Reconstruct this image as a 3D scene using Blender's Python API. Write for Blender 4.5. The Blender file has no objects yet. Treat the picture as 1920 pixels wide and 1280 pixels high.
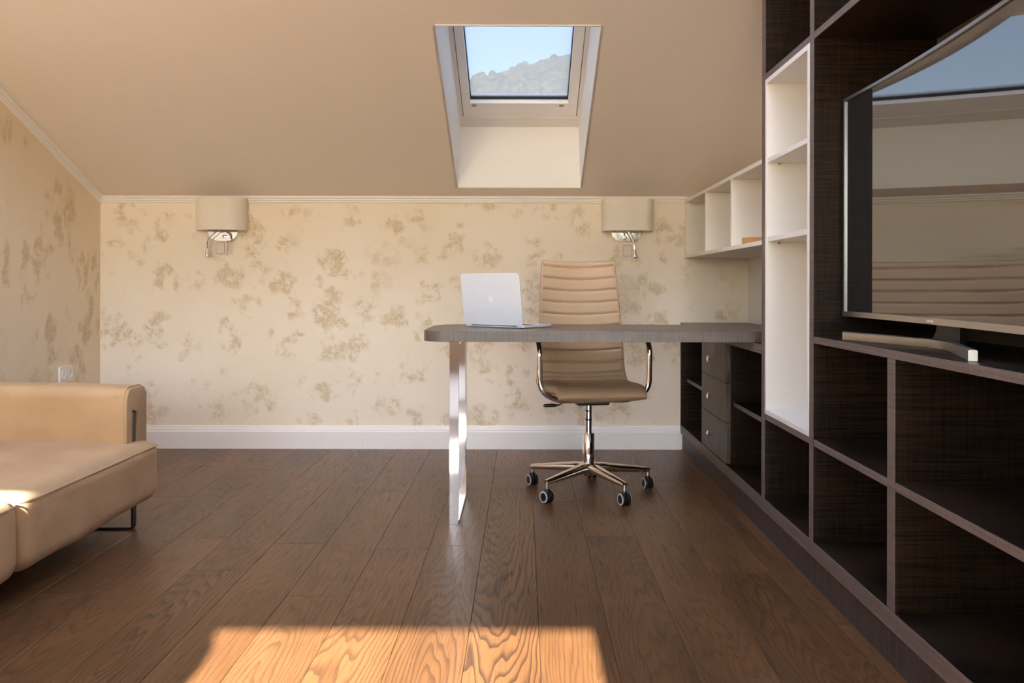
import bpy, bmesh, math, random
from mathutils import Vector, Matrix, Euler, noise

random.seed(7)
SC = bpy.context.scene
COL = SC.collection
PI = math.pi

# ------------------------------------------------------------------ camera
# axes: X to the right, Y into the room, Z up; the camera stands at the origin
CAM_H = 0.94
cam_d = bpy.data.cameras.new('camera')
cam = bpy.data.objects.new('camera', cam_d)
COL.objects.link(cam)
cam.location = (0, 0, CAM_H)
cam.rotation_euler = Euler((PI / 2, -0.002, 0), 'XYZ')
cam_d.sensor_width = 36
cam_d.lens = 1600 / 1920 * 36
cam_d.shift_x = -21 / 1920
cam_d.shift_y = -105 / 1920
cam_d.clip_start = 0.05
cam_d.clip_end = 4000
SC.camera = cam

# ------------------------------------------------------------------ sky, sun, exposure
SUN_TAN = 0.404
world = bpy.data.worlds.new('world')
SC.world = world
world.use_nodes = True
wn = world.node_tree.nodes
wl = world.node_tree.links
sky = wn.new('ShaderNodeTexSky')
sky.sky_type = 'NISHITA'
sky.sun_disc = False
sky.sun_elevation = math.radians(38)
sky.sun_rotation = PI
sky.air_density = 1.0
sky.dust_density = 1.0
wl.new(sky.outputs[0], wn['Background'].inputs[0])
wn['Background'].inputs[1].default_value = 0.46

sun_d = bpy.data.lights.new('sun', 'SUN')
sun_d.energy = 14.0
sun_d.angle = math.radians(0.35)
sun_d.color = (1.0, 0.95, 0.89)
sun = bpy.data.objects.new('sun', sun_d)
COL.objects.link(sun)
sun.location = (0, -8, 8)
sun.rotation_euler = Vector((0, 1, -SUN_TAN)).to_track_quat('-Z', 'Y').to_euler()

vs = SC.view_settings
vs.view_transform = 'Standard'
vs.look = 'None'
vs.gamma = 1
vs.use_curve_mapping = False
vs.exposure = 2.15
SC.cycles.max_bounces = 14
SC.cycles.diffuse_bounces = 9
SC.cycles.glossy_bounces = 6
SC.cycles.transparent_max_bounces = 12
SC.cycles.sample_clamp_indirect = 8
SC.cycles.caustics_reflective = False
SC.cycles.caustics_refractive = False

# ------------------------------------------------------------------ node helpers
class NT:
    def __init__(self, name):
        self.m = bpy.data.materials.new(name)
        self.m.use_nodes = True
        self.t = self.m.node_tree
        self.b = self.t.nodes['Principled BSDF']
        self.out = self.t.nodes['Material Output']

    def n(self, typ, **kw):
        nd = self.t.nodes.new(typ)
        for k, v in kw.items():
            setattr(nd, k, v)
        return nd

    def l(self, a, b):
        self.t.links.new(a, b)

    def coord(self, scale=(1, 1, 1), loc=None, which='Object'):
        tc = self.n('ShaderNodeTexCoord')
        mp = self.n('ShaderNodeMapping')
        mp.inputs['Scale'].default_value = scale
        if loc is not None:
            if hasattr(loc, 'is_output'):
                self.l(loc, mp.inputs['Location'])
            else:
                mp.inputs['Location'].default_value = loc
        self.l(tc.outputs[which], mp.inputs[0])
        return mp.outputs[0]

    def noise(self, vec, scale, detail=3, rough=0.55, dist=0.0):
        nd = self.n('ShaderNodeTexNoise')
        nd.inputs['Scale'].default_value = scale
        nd.inputs['Detail'].default_value = detail
        nd.inputs['Roughness'].default_value = rough
        nd.inputs['Distortion'].default_value = dist
        self.l(vec, nd.inputs['Vector'])
        return nd.outputs['Fac']

    def rng(self, val, a, b, c=0.0, d=1.0, smooth=True):
        nd = self.n('ShaderNodeMapRange')
        if smooth:
            nd.interpolation_type = 'SMOOTHSTEP'
        for i, v in zip((1, 2, 3, 4), (a, b, c, d)):
            nd.inputs[i].default_value = v
        self.l(val, nd.inputs[0])
        return nd.outputs[0]

    def math(self, op, a, b=None, c=None):
        nd = self.n('ShaderNodeMath', operation=op)
        for i, v in enumerate((a, b, c)):
            if v is None:
                continue
            if isinstance(v, (int, float)):
                nd.inputs[i].default_value = v
            else:
                self.l(v, nd.inputs[i])
        return nd.outputs[0]

    def mix(self, fac, a, b, blend='MIX'):
        nd = self.n('ShaderNodeMix', data_type='RGBA', blend_type=blend)
        for i, v in ((0, fac), (6, a), (7, b)):
            if isinstance(v, (int, float)):
                nd.inputs[i].default_value = v
            elif isinstance(v, tuple):
                nd.inputs[i].default_value = (*v, 1)
            else:
                self.l(v, nd.inputs[i])
        return nd.outputs[2]

    def color(self, v):
        if isinstance(v, tuple):
            self.b.inputs['Base Color'].default_value = (*v, 1)
        else:
            self.l(v, self.b.inputs['Base Color'])

    def bump(self, h, strength=0.2, dist=0.002):
        nd = self.n('ShaderNodeBump')
        nd.inputs['Strength'].default_value = strength
        nd.inputs['Distance'].default_value = dist
        self.l(h, nd.inputs['Height'])
        self.l(nd.outputs[0], self.b.inputs['Normal'])

    def set(self, **kw):
        for k, v in kw.items():
            self.b.inputs[k.replace('_', ' ')].default_value = v
        return self.m


def plain(name, col, rough=0.5, metal=0.0, vary=0.04, scale=30, **kw):
    t = NT(name)
    v = t.noise(t.coord(), scale)
    lo = tuple(c * (1 - vary) for c in col)
    hi = tuple(min(1, c * (1 + vary)) for c in col)
    t.color(t.mix(v, lo, hi))
    t.set(Roughness=rough, Metallic=metal, **kw)
    return t.m


def m_plaster(name, stretch, base, blot, seed):
    t = NT(name)
    co = t.coord(scale=stretch, loc=(seed, seed * 0.7, seed * 1.3))
    # warp, then scattered trowel patches
    warp = t.n('ShaderNodeTexNoise')
    warp.inputs['Scale'].default_value = 9
    warp.inputs['Detail'].default_value = 3
    t.l(co, warp.inputs['Vector'])
    sub = t.n('ShaderNodeVectorMath', operation='SUBTRACT')
    t.l(warp.outputs['Color'], sub.inputs[0]); sub.inputs[1].default_value = (.5, .5, .5)
    sc = t.n('ShaderNodeVectorMath', operation='SCALE')
    t.l(sub.outputs[0], sc.inputs[0]); sc.inputs['Scale'].default_value = 0.30
    ad = t.n('ShaderNodeVectorMath', operation='ADD')
    t.l(co, ad.inputs[0]); t.l(sc.outputs[0], ad.inputs[1])
    vo = t.n('ShaderNodeTexVoronoi', voronoi_dimensions='3D', feature='F1')
    vo.inputs['Scale'].default_value = 5.3
    vo.inputs['Randomness'].default_value = 0.75
    t.l(ad.outputs[0], vo.inputs['Vector'])
    blob = t.rng(vo.outputs['Distance'], 0.50, 0.20)
    big = t.rng(t.noise(co, 2.6, 2), 0.32, 0.50)
    rag = t.rng(t.noise(co, 15, 4, 0.65, 0.8), 0.36, 0.58)
    blob = t.math('MULTIPLY', t.math('MULTIPLY', blob, rag), t.math('MULTIPLY_ADD', big, 0.75, 0.25))
    fine = t.noise(co, 52, 5, 0.65, 1.6)
    crack = t.rng(t.math('ABSOLUTE', t.math('SUBTRACT', fine, 0.5)), 0.06, 0.01)
    speck = t.rng(t.noise(co, 34, 4, 0.6, 0.6), 0.48, 0.62)
    tex = t.math('MAXIMUM', t.math('MULTIPLY', crack, 1.0), t.math('MULTIPLY', speck, 0.42))
    tex = t.math('MAXIMUM', tex, 0.18)
    mask = t.math('MINIMUM', t.math('MULTIPLY', t.math('MULTIPLY', blob, tex), 1.4), 0.85)
    cloud = t.rng(t.noise(co, 1.7, 3), 0.3, 0.7)
    base2 = tuple(c * f for c, f in zip(base, (0.955, 0.94, 0.89)))
    col = t.mix(cloud, base, base2)
    col = t.mix(mask, col, blot)
    t.color(col)
    t.bump(mask, 0.25, 0.003)
    t.set(Roughness=0.55)
    return t.m


def m_wenge(name, base=(0.032, 0.0185, 0.010), dark=(0.005, 0.003, 0.002), edge=None, wh=0.6, wv=0.28, spec=0.16):
    t = NT(name)
    h = t.noise(t.coord((5, 5, 260)), 1.0, 3, 0.6)
    v = t.noise(t.coord((230, 230, 7)), 1.0, 2, 0.5)
    band = t.noise(t.coord((2, 2, 22) if wh > wv else (18, 18, 1.5)), 1.0, 2)
    a = t.rng(h, 0.36, 0.62)
    b = t.rng(v, 0.35, 0.65)
    f = t.math('ADD', t.math('MULTIPLY', a, wh), t.math('MULTIPLY', b, wv))
    f = t.math('MULTIPLY', f, t.math('MULTIPLY_ADD', band, 0.7, 0.72))
    t.b.inputs['Specular IOR Level'].default_value = spec
    col = t.mix(f, dark, base)
    if edge is not None:          # lighter colour on the faces towards -X
        geo = t.n('ShaderNodeNewGeometry')
        sx = t.n('ShaderNodeSeparateXYZ')
        t.l(geo.outputs['True Normal'], sx.inputs[0])
        face_m = t.math('LESS_THAN', sx.outputs[0], -0.7)
        ecol = t.mix(f, tuple(c * 0.62 for c in edge), edge)
        col = t.mix(face_m, col, ecol)
    t.color(col)
    t.bump(f, 0.25, 0.001)
    t.set(Roughness=0.42)
    return t.m


def m_plank():
    t = NT('stained oak plank')
    oi = t.n('ShaderNodeObjectInfo')
    at = t.n('ShaderNodeAttribute', attribute_type='OBJECT', attribute_name='figure')
    comb = t.n('ShaderNodeCombineXYZ')
    t.l(t.math('MULTIPLY', oi.outputs['Random'], 37.0), comb.inputs[2])
    ctr = t.n('ShaderNodeCombineXYZ')
    t.l(t.math('MULTIPLY_ADD', oi.outputs['Random'], 0.16, -0.08), ctr.inputs[0])
    t.l(t.math('MULTIPLY_ADD', oi.outputs['Random'], -0.2, 0.1), ctr.inputs[1])
    t.l(t.math('MULTIPLY', oi.outputs['Random'], 37.0), ctr.inputs[2])
    p = t.coord((1, 0.11, 1), ctr.outputs[0])
    # wandering growth rings
    w = t.n('ShaderNodeTexNoise')
    w.inputs['Scale'].default_value = 11
    w.inputs['Detail'].default_value = 2
    t.l(p, w.inputs['Vector'])
    sub = t.n('ShaderNodeVectorMath', operation='SUBTRACT')
    t.l(w.outputs['Color'], sub.inputs[0]); sub.inputs[1].default_value = (.5, .5, .5)
    sc = t.n('ShaderNodeVectorMath', operation='SCALE')
    t.l(sub.outputs[0], sc.inputs[0]); sc.inputs['Scale'].default_value = 0.11
    mul = t.n('ShaderNodeVectorMath', operation='MULTIPLY')
    t.l(p, mul.inputs[0]); mul.inputs[1].default_value = (1, 1, 0)
    ad = t.n('ShaderNodeVectorMath', operation='ADD')
    t.l(mul.outputs[0], ad.inputs[0]); t.l(sc.outputs[0], ad.inputs[1])
    ln = t.n('ShaderNodeVectorMath', operation='LENGTH')
    m2 = t.n('ShaderNodeVectorMath', operation='MULTIPLY')
    t.l(ad.outputs[0], m2.inputs[0]); m2.inputs[1].default_value = (1, 1, 0)
    t.l(m2.outputs[0], ln.inputs[0])
    fr = t.math('FRACT', t.math('MULTIPLY', ln.outputs['Value'], 85.0))
    ring = t.rng(fr, 0.45, 0.95)
    pores = t.noise(t.coord((260, 7, 1), comb.outputs[0]), 1.0, 3, 0.6)
    pore = t.rng(pores, 0.5, 0.72)
    cloud = t.noise(t.coord((6, 1.4, 1), comb.outputs[0]), 1.0, 3)
    base = t.mix(t.rng(cloud, 0.3, 0.7), (0.172, 0.078, 0.029), (0.122, 0.054, 0.020))
    base = t.mix(t.math('MULTIPLY', pore, 0.45), base, (0.05, 0.024, 0.011))
    amt = t.math('MULTIPLY', ring, t.math('MULTIPLY_ADD', at.outputs['Fac'], 0.55, 0.32))
    base = t.mix(amt, base, (0.035, 0.018, 0.010))
    br = t.math('MULTIPLY_ADD', oi.outputs['Random'], 0.24, 0.86)
    hsv = t.n('ShaderNodeHueSaturation')
    t.l(br, hsv.inputs['Value']); t.l(base, hsv.inputs['Color'])
    t.color(hsv.outputs[0])
    hh = t.math('MULTIPLY_ADD', pore, -0.4, t.math('MULTIPLY', amt, -0.6))
    t.bump(hh, 0.25, 0.001)
    t.l(t.math('MULTIPLY_ADD', pore, 0.16, 0.34), t.b.inputs['Roughness'])
    t.set(Specular_IOR_Level=0.32)
    return t.m


def m_fabric(name, a, b, sc=3.0, weave=420, bump=0.3, sheen=0.3):
    t = NT(name)
    c = t.coord()
    f = t.noise(c, sc, 4)
    w = t.noise(c, weave, 2)
    col = t.mix(t.rng(f, 0.32, 0.68), a, b)
    col = t.mix(t.math('MULTIPLY', w, 0.16), col, tuple(x * 0.6 for x in a))
    t.color(col)
    t.bump(t.math('ADD', w, t.math('MULTIPLY', t.noise(c, 14, 3), 2.2)), bump, 0.003)
    t.set(Roughness=0.85, Sheen_Weight=sheen, Sheen_Roughness=0.5)
    return t.m


def m_pane():
    # skylight glass behind a fine sun-screen mesh: dims the view, threads catch the daylight
    t = NT('screened skylight glass')
    tr = t.n('ShaderNodeBsdfTransparent')
    tr.inputs[0].default_value = (0.29, 0.295, 0.30, 1)
    di = t.n('ShaderNodeBsdfTranslucent')
    di.inputs[0].default_value = (0.94, 0.80, 0.64, 1)
    w1 = t.noise(t.coord(), 700, 1)
    mx = t.n('ShaderNodeMixShader')
    t.l(t.math('MULTIPLY_ADD', w1, 0.08, 0.17), mx.inputs[0])
    t.l(tr.outputs[0], mx.inputs[1]); t.l(di.outputs[0], mx.inputs[2])
    t.l(mx.outputs[0], t.out.inputs[0])
    return t.m


M = {}
M['plaster_back'] = m_plaster('decorative plaster', (1, 1, 1), (0.86, 0.77, 0.655), (0.54, 0.40, 0.21), 3.1)
M['plaster_left'] = m_plaster('decorative plaster streaked', (1, 1.0, 0.62), (0.87, 0.755, 0.585), (0.54, 0.40, 0.20), 8.4)
M['paint'] = plain('ceiling paint', (0.825, 0.76, 0.69), 0.6, vary=0.012, scale=4)
M['white_wall'] = plain('white wall paint', (0.78, 0.77, 0.75), 0.6, vary=0.01, scale=5)
M['trim'] = plain('white trim lacquer', (0.86, 0.84, 0.81), 0.35, vary=0.01)
M['reveal'] = plain('white reveal paint', (0.93, 0.935, 0.94), 0.5, vary=0.01)
M['lacquer'] = plain('white shelf laminate', (0.77, 0.725, 0.645), 0.4, vary=0.012, scale=8)
M['wenge'] = m_wenge('dark textured oak veneer', edge=(0.165, 0.125, 0.107))
M['desk'] = m_wenge('taupe textured oak veneer', (0.145, 0.112, 0.092), (0.072, 0.056, 0.048), wh=0.35, wv=0.5, spec=0.6)
M['desk'].node_tree.nodes['Principled BSDF'].inputs['Roughness'].default_value = 0.33
M['plinth'] = m_wenge('dark plinth veneer', (0.085, 0.064, 0.055), (0.03, 0.022, 0.018), wh=0.25, wv=0.6)
M['drawer'] = m_wenge('grey brown drawer veneer', (0.16, 0.135, 0.105), (0.06, 0.05, 0.04), wh=0.0, wv=0.9)
M['plank'] = m_plank()
M['subfloor'] = plain('dark subfloor', (0.02, 0.011, 0.006), 0.8)
M['chrome'] = plain('polished chrome', (0.86, 0.85, 0.84), 0.06, 1.0, vary=0.01)
M['brushed'] = plain('brushed silver metal', (0.62, 0.58, 0.52), 0.32, 1.0, vary=0.06, scale=80)
M['alu'] = plain('silver aluminium', (0.74, 0.785, 0.84), 0.30, 0.25, vary=0.015)
M['oakpanel'] = plain('tan oak panelling', (0.42, 0.28, 0.16), 0.5, vary=0.1, scale=6)
M['black'] = plain('black plastic', (0.012, 0.012, 0.013), 0.4)
M['darksteel'] = plain('dark steel', (0.045, 0.045, 0.045), 0.35, 0.6)
M['grey'] = plain('grey rubber tread', (0.55, 0.55, 0.53), 0.6)
M['plate'] = plain('ivory switch plastic', (0.72, 0.61, 0.52), 0.4, vary=0.01)
M['socket'] = plain('white socket plastic', (0.88, 0.85, 0.80), 0.35, vary=0.01)
M['seam'] = plain('shaded beige plastic seam', (0.34, 0.28, 0.23), 0.5)
M['shade'] = m_fabric('cream lamp shade cloth', (0.84, 0.78, 0.69), (0.80, 0.74, 0.65), 6, 600, 0.1, 0.1)
M['suede'] = m_fabric('tan suede upholstery', (0.56, 0.355, 0.178), (0.47, 0.29, 0.14), 3.2, 420, 0.4, 0.08)
M['boxwood'] = plain('light beech wood', (0.42, 0.20, 0.06), 0.5, vary=0.15, scale=14)
M['brass'] = plain('brass pin', (0.6, 0.42, 0.18), 0.3, 1.0)
M['bezel'] = plain('dark silver bezel', (0.36, 0.36, 0.37), 0.28, 0.9, vary=0.02)
M['pane'] = m_pane()
M['gasket'] = plain('black rubber gasket', (0.01, 0.01, 0.012), 0.6)
M['curtain'] = m_fabric('white curtain cloth', (0.82, 0.81, 0.79), (0.78, 0.77, 0.75), 4, 500, 0.1, 0.1)
t = NT('beige leather')
c = t.coord()
t.color(t.mix(t.noise(c, 5, 3), (0.42, 0.285, 0.172), (0.47, 0.325, 0.202)))
t.bump(t.noise(c, 260, 3), 0.12, 0.001)
M['leather'] = t.set(Roughness=0.42)
t = NT('glossy black screen')
t.color(t.mix(t.noise(t.coord(), 3), (0.006, 0.006, 0.007), (0.009, 0.009, 0.010)))
M['screen'] = t.set(Roughness=0.015, IOR=3.0)
t = NT('hillside foliage')
c = t.coord((1, 1, 1))
t.color(t.mix(t.rng(t.noise(c, 0.09, 5, 0.7), 0.35, 0.65), (0.045, 0.044, 0.022), (0.14, 0.125, 0.062)))
M['hill'] = t.set(Roughness=0.9)

# ------------------------------------------------------------------ object helpers
def link(o, mat=None, parent=None, world_space=True, smooth=False):
    COL.objects.link(o)
    if mat is not None:
        o.data.materials.append(M[mat] if isinstance(mat, str) else mat)
    if smooth:
        for p in o.data.polygons:
            p.use_smooth = True
    if parent is not None:
        o.parent = parent
        if world_space:
            q = parent
            T = Matrix.Identity(4)
            while q is not None:
                T = Matrix.LocRotScale(q.location, q.rotation_euler, q.scale) @ T if q.parent is None else \
                    (q.matrix_parent_inverse @ Matrix.LocRotScale(q.location, q.rotation_euler, q.scale)) @ T
                q = q.parent
            o.matrix_parent_inverse = T.inverted()
    return o


def from_bm(name, bm, mat, parent=None, ws=True, smooth=False):
    me = bpy.data.meshes.new(name)
    bmesh.ops.recalc_face_normals(bm, faces=bm.faces)
    bm.to_mesh(me)
    bm.free()
    return link(bpy.data.objects.new(name, me), mat, parent, ws, smooth)


def from_py(name, v, f, mat, parent=None, ws=True, smooth=False, recalc=True):
    bm = bmesh.new()
    vs_ = [bm.verts.new(p) for p in v]
    for q in f:
        try:
            bm.faces.new([vs_[i] for i in q])
        except ValueError:
            pass
    if not recalc:
        me = bpy.data.meshes.new(name)
        bm.to_mesh(me); bm.free()
        return link(bpy.data.objects.new(name, me), mat, parent, ws, smooth)
    return from_bm(name, bm, mat, parent, ws, smooth)


def bm_box(bm, x0, x1, y0, y1, z0, z1, bevel=0.0, seg=1):
    vs_ = [bm.verts.new((x, y, z)) for x in (x0, x1) for y in (y0, y1) for z in (z0, z1)]
    fs = [bm.faces.new([vs_[i] for i in q]) for q in
          ((0, 1, 3, 2), (4, 6, 7, 5), (0, 4, 5, 1), (2, 3, 7, 6), (0, 2, 6, 4), (1, 5, 7, 3))]
    if bevel > 0:
        es = set(e for f in fs for e in f.edges)
        bmesh.ops.bevel(bm, geom=list(es), offset=bevel, segments=seg, affect='EDGES', profile=0.5)


def box(name, x0, x1, y0, y1, z0, z1, mat, parent=None, bevel=0.0, ws=True, seg=1):
    bm = bmesh.new()
    bm_box(bm, x0, x1, y0, y1, z0, z1, bevel, seg)
    return from_bm(name, bm, mat, parent, ws)


def prism(name, outline, axis, a0, a1, mat, parent=None, bevel=0.0, ws=True, smooth=False):
    """extrude a 2D outline along axis: 'x' -> (y,z), 'y' -> (x,z), 'z' -> (x,y)"""
    def P(u, v, a):
        return {'x': (a, u, v), 'y': (u, a, v), 'z': (u, v, a)}[axis]
    bm = bmesh.new()
    A = [bm.verts.new(P(u, v, a0)) for u, v in outline]
    B = [bm.verts.new(P(u, v, a1)) for u, v in outline]
    n = len(outline)
    fa = bm.faces.new(A); fb = bm.faces.new(B[::-1])
    for i in range(n):
        bm.faces.new((A[i], B[i], B[(i + 1) % n], A[(i + 1) % n]))
    if bevel:
        es = list(set(list(fa.edges) + list(fb.edges)))
        bmesh.ops.bevel(bm, geom=es, offset=bevel, segments=2, affect='EDGES', profile=0.5)
    o = from_bm(name, bm, mat, parent, ws)
    if smooth:
        auto_smooth(o)
    return o


def auto_smooth(o, ang=35):
    me = o.data
    for p in me.polygons:
        p.use_smooth = True
    try:
        me.set_sharp_from_angle(angle=math.radians(ang))
    except Exception:
        pass


def round_path(pts, r, n=6):
    pts = [Vector(p) for p in pts]
    out = [pts[0]]
    for i in range(1, len(pts) - 1):
        a, b, c_ = pts[i - 1], pts[i], pts[i + 1]
        rr = r[i - 1] if isinstance(r, (list, tuple)) else r
        d1 = (a - b); d2 = (c_ - b)
        rr = min(rr, d1.length * 0.49, d2.length * 0.49)
        p1 = b + d1.normalized() * rr
        p2 = b + d2.normalized() * rr
        for k in range(n + 1):
            t_ = k / n
            out.append((1 - t_) ** 2 * p1 + 2 * t_ * (1 - t_) * b + t_ ** 2 * p2)
    out.append(pts[-1])
    return out


def tube(name, path, r, mat, parent=None, ws=True, n=12, sec=None, up=None):
    """sweep a circle (or the 2D section sec) along a path; r may be a list"""
    path = [Vector(p) for p in path]
    N = len(path)
    sec = sec or [(math.cos(2 * PI * k / n), math.sin(2 * PI * k / n)) for k in range(n)]
    n = len(sec)
    T = []
    for i in range(N):
        d = (path[min(i + 1, N - 1)] - path[max(i - 1, 0)])
        T.append(d.normalized())
    u = Vector(up) if up else (Vector((0, 0, 1)) if abs(T[0].z) < 0.9 else Vector((1, 0, 0)))
    rings = []
    bm = bmesh.new()
    for i in range(N):
        if up is None and i > 0:
            pass
        u = (u - T[i] * u.dot(T[i])).normalized()
        w = T[i].cross(u)
        rr = r[i] if isinstance(r, (list, tuple)) else r
        rings.append([bm.verts.new(path[i] + u * (a * rr) + w * (b * rr)) for a, b in sec])
    for i in range(N - 1):
        for k in range(n):
            bm.faces.new((rings[i][k], rings[i][(k + 1) % n], rings[i + 1][(k + 1) % n], rings[i + 1][k]))
    bm.faces.new(rings[0]); bm.faces.new(rings[-1])
    o = from_bm(name, bm, mat, parent, ws)
    auto_smooth(o, 40)
    return o


def lathe(name, prof, mat, parent=None, ws=True, n=24, origin=(0, 0, 0), axis=(0, 0, 1)):
    q = Vector((0, 0, 1)).rotation_difference(Vector(axis))
    bm = bmesh.new()
    rings = []
    for r, z in prof:
        rings.append([bm.verts.new(Vector(origin) + q @ Vector((r * math.cos(2 * PI * k / n), r * math.sin(2 * PI * k / n), z)))
                      for k in range(n)])
    for i in range(len(prof) - 1):
        for k in range(n):
            bm.faces.new((rings[i][k], rings[i][(k + 1) % n], rings[i + 1][(k + 1) % n], rings[i + 1][k]))
    bm.faces.new(rings[0]); bm.faces.new(rings[-1])
    o = from_bm(name, bm, mat, parent, ws)
    auto_smooth(o, 40)
    return o


def loft(name, rings, mat, parent=None, ws=True, ang=60):
    bm = bmesh.new()
    R = [[bm.verts.new(p) for p in ring] for ring in rings]
    n = len(R[0])
    for i in range(len(R) - 1):
        for k in range(n):
            bm.faces.new((R[i][k], R[i][(k + 1) % n], R[i + 1][(k + 1) % n], R[i + 1][k]))
    bm.faces.new(R[0]); bm.faces.new(R[-1])
    o = from_bm(name, bm, mat, parent, ws)
    auto_smooth(o, ang)
    return o


def cushion(name, x0, x1, y0, y1, z0, z1, r, mat, parent=None, crown=0.0, wob=0.004, n=22, seed=0.0, rz=None):
    """soft box: rounded edges, domed top, faint wrinkles"""
    bm = bmesh.new()
    bmesh.ops.create_cube(bm, size=2)
    bmesh.ops.subdivide_edges(bm, edges=bm.edges, cuts=n, use_grid_fill=True)
    c_ = Vector(((x0 + x1) / 2, (y0 + y1) / 2, (z0 + z1) / 2))
    h = Vector(((x1 - x0) / 2, (y1 - y0) / 2, (z1 - z0) / 2))
    for v in bm.verts:
        # denser samples near the rims
        p = Vector([math.copysign(abs(k) ** 0.62 if abs(k) < 1 else 1, k) for k in v.co])
        p = Vector((p.x * h.x, p.y * h.y, p.z * h.z))
        inner = Vector([max(-(h[i] - r), min(h[i] - r, p[i])) for i in range(3)])
        d = p - inner
        if d.length > 1e-9:
            p = inner + d.normalized() * r
        u, w = p.x / h.x, p.y / h.y
        if p.z > 0:
            p.z += crown * (1 - u * u) * (1 - w * w) * (p.z / h.z)
        nz = noise.noise(Vector((p.x * 5 + seed, p.y * 5, p.z * 7))) + 0.5 * noise.noise(Vector((p.x * 13, p.y * 13 + seed, p.z * 16)))
        p += d.normalized() * (nz * wob) if d.length > 1e-9 else Vector()
        v.co = c_ + p
    return from_bm(name, bm, mat, parent, True, True)


def thing(name, label, cat, loc, rz=0.0, group=None):
    o = bpy.data.objects.new(name, None)
    COL.objects.link(o)
    o.empty_display_size = 0.1
    o.location = loc
    o.rotation_euler = (0, 0, rz)
    o['label'] = label
    o['category'] = cat
    if group:
        o['group'] = group
    return o


def struct(o, label=None):
    o['kind'] = 'structure'
    if label:
        o['label'] = label
    return o


def sroot(name, loc=(0, 0, 0), label=None):
    o = bpy.data.objects.new(name, None)
    COL.objects.link(o)
    o.location = loc
    o.empty_display_size = 0.1
    return struct(o, label)


# ------------------------------------------------------------------ room dimensions
YB = 4.915            # back wall
YR = -2.6             # wall behind the camera
XL, XR = -2.436, 1.293
ZK = 1.453            # height of the knee wall
SL = 0.417            # rise of the slope per metre
ZC = 3.0              # flat ceiling
YC = YB - (ZC - ZK) / SL


def zs(y):
    return ZK + SL * (YB - y) if y > YC else ZC


# floor: subfloor slab and single planks
floor = struct(box('floor', XL - .1, XR + .1, YR - .1, YB + .1, -0.08, -0.0135, 'subfloor'),
               'dark stained oak plank floor with strong grain')
PW = 0.19
LENS = (2.2, 1.75, 1.3)
plank_me = {}


def plank_mesh(w, L):
    key = (round(w, 3), round(L, 3))
    if key not in plank_me:
        bm = bmesh.new()
        bm_box(bm, -w / 2 + .0004, w / 2 - .0004, -L / 2 + .0004, L / 2 - .0004, -0.013, 0.0, 0.0011)
        me = bpy.data.meshes.new('plank')
        bmesh.ops.recalc_face_normals(bm, faces=bm.faces)
        bm.to_mesh(me); bm.free()
        me.materials.append(M['plank'])
        plank_me[key] = me
    return plank_me[key]


def plank(xc, y0, y1, w, fig):
    o = bpy.data.objects.new('plank', plank_mesh(w, y1 - y0))
    COL.objects.link(o)
    o.parent = floor
    o.location = ((xc), (y0 + y1) / 2, 0)
    o['figure'] = fig
    return o


X_EDGE = 0.876          # a narrow border strip runs along the plinth from here
x = 0.045
cols = []
while x > XL - PW:
    cols.append((x - PW, x)); x -= PW
x = 0.045
while x < X_EDGE - 0.01:
    cols.append((x, min(x + PW, X_EDGE))); x += PW
fixed = {}              # column (left edge) -> far end joints seen in the photograph
for (a, b) in sorted(cols):
    a = max(a, XL)
    if b - a < 0.02:
        continue
    yend = YB
    k = 0
    rr = random.Random(int(a * 1000) + 5)
    first = rr.uniform(0.5, 1.9)
    special = None
    if abs(a + 0.145) < 0.01:
        first, special = YB - 3.96, 1
    if abs(b - 0.045 + 5 * PW) < 0.01:
        first, special = YB - 2.81, 1
    L = first
    while yend > YR:
        y0 = yend - L
        fig = rr.choice((0.0, 0.1, 0.25, 0.45))
        if special == k:
            fig = 1.0
        if y0 < YR + 0.3:
            y0 = YR
        plank((a + b) / 2, y0, yend, round(b - a, 4), fig)
        yend = y0
        L = rr.choice(LENS)
        k += 1
yend = YB
for L in (1.1, 1.45, 2.2, 2.2, 0.565):
    plank((X_EDGE + 0.918) / 2, yend - L, yend, 0.918 - X_EDGE, 0.1)
    yend -= L

# walls
struct(prism('wall_back', [(XL - .15, -.05), (XR + .15, -.05), (XR + .15, ZK + .05), (XL - .15, ZK + .05)], 'y', YB, YB + .15, 'plaster_back'),
       'cream decorative plaster knee wall with ochre trowel patches')
prof = [(YR - .15, -.05), (YB + .15, -.05), (YB + .15, ZK), (YB, ZK + .06), (YC, ZC + .06), (YR - .15, ZC + .06)]
struct(prism('wall_left', prof, 'x', XL - .15, XL, 'plaster_left'), 'ochre streaked plaster gable wall beside the sofa')
struct(prism('wall_right', prof, 'x', XR, XR + .15, 'white_wall'), 'plain white wall behind the shelving')

# sloped ceiling with the skylight hole, then the flat part
SX0, SX1, SY0, SY1 = -0.370, 0.322, 3.558, 4.822
# more skylights higher up the slope, added out of view to bring in daylight
UY0, UY1 = 1.45, 3.05
U1, U2 = (-2.05, -0.75), (0.36, 0.86)
ceiling = sroot('ceiling', label='beige painted sloping attic ceiling')
def slab(name, x0, x1, y0, y1, par, mat='paint', th=0.02):
    v = [(x, y, zs(y) + d) for d in (0, th) for x in (x0, x1) for y in (y0, y1)]
    return from_py(name, v, [(0, 1, 3, 2), (4, 6, 7, 5), (0, 4, 5, 1), (2, 3, 7, 6), (0, 2, 6, 4), (1, 5, 7, 3)], mat, par)
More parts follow.
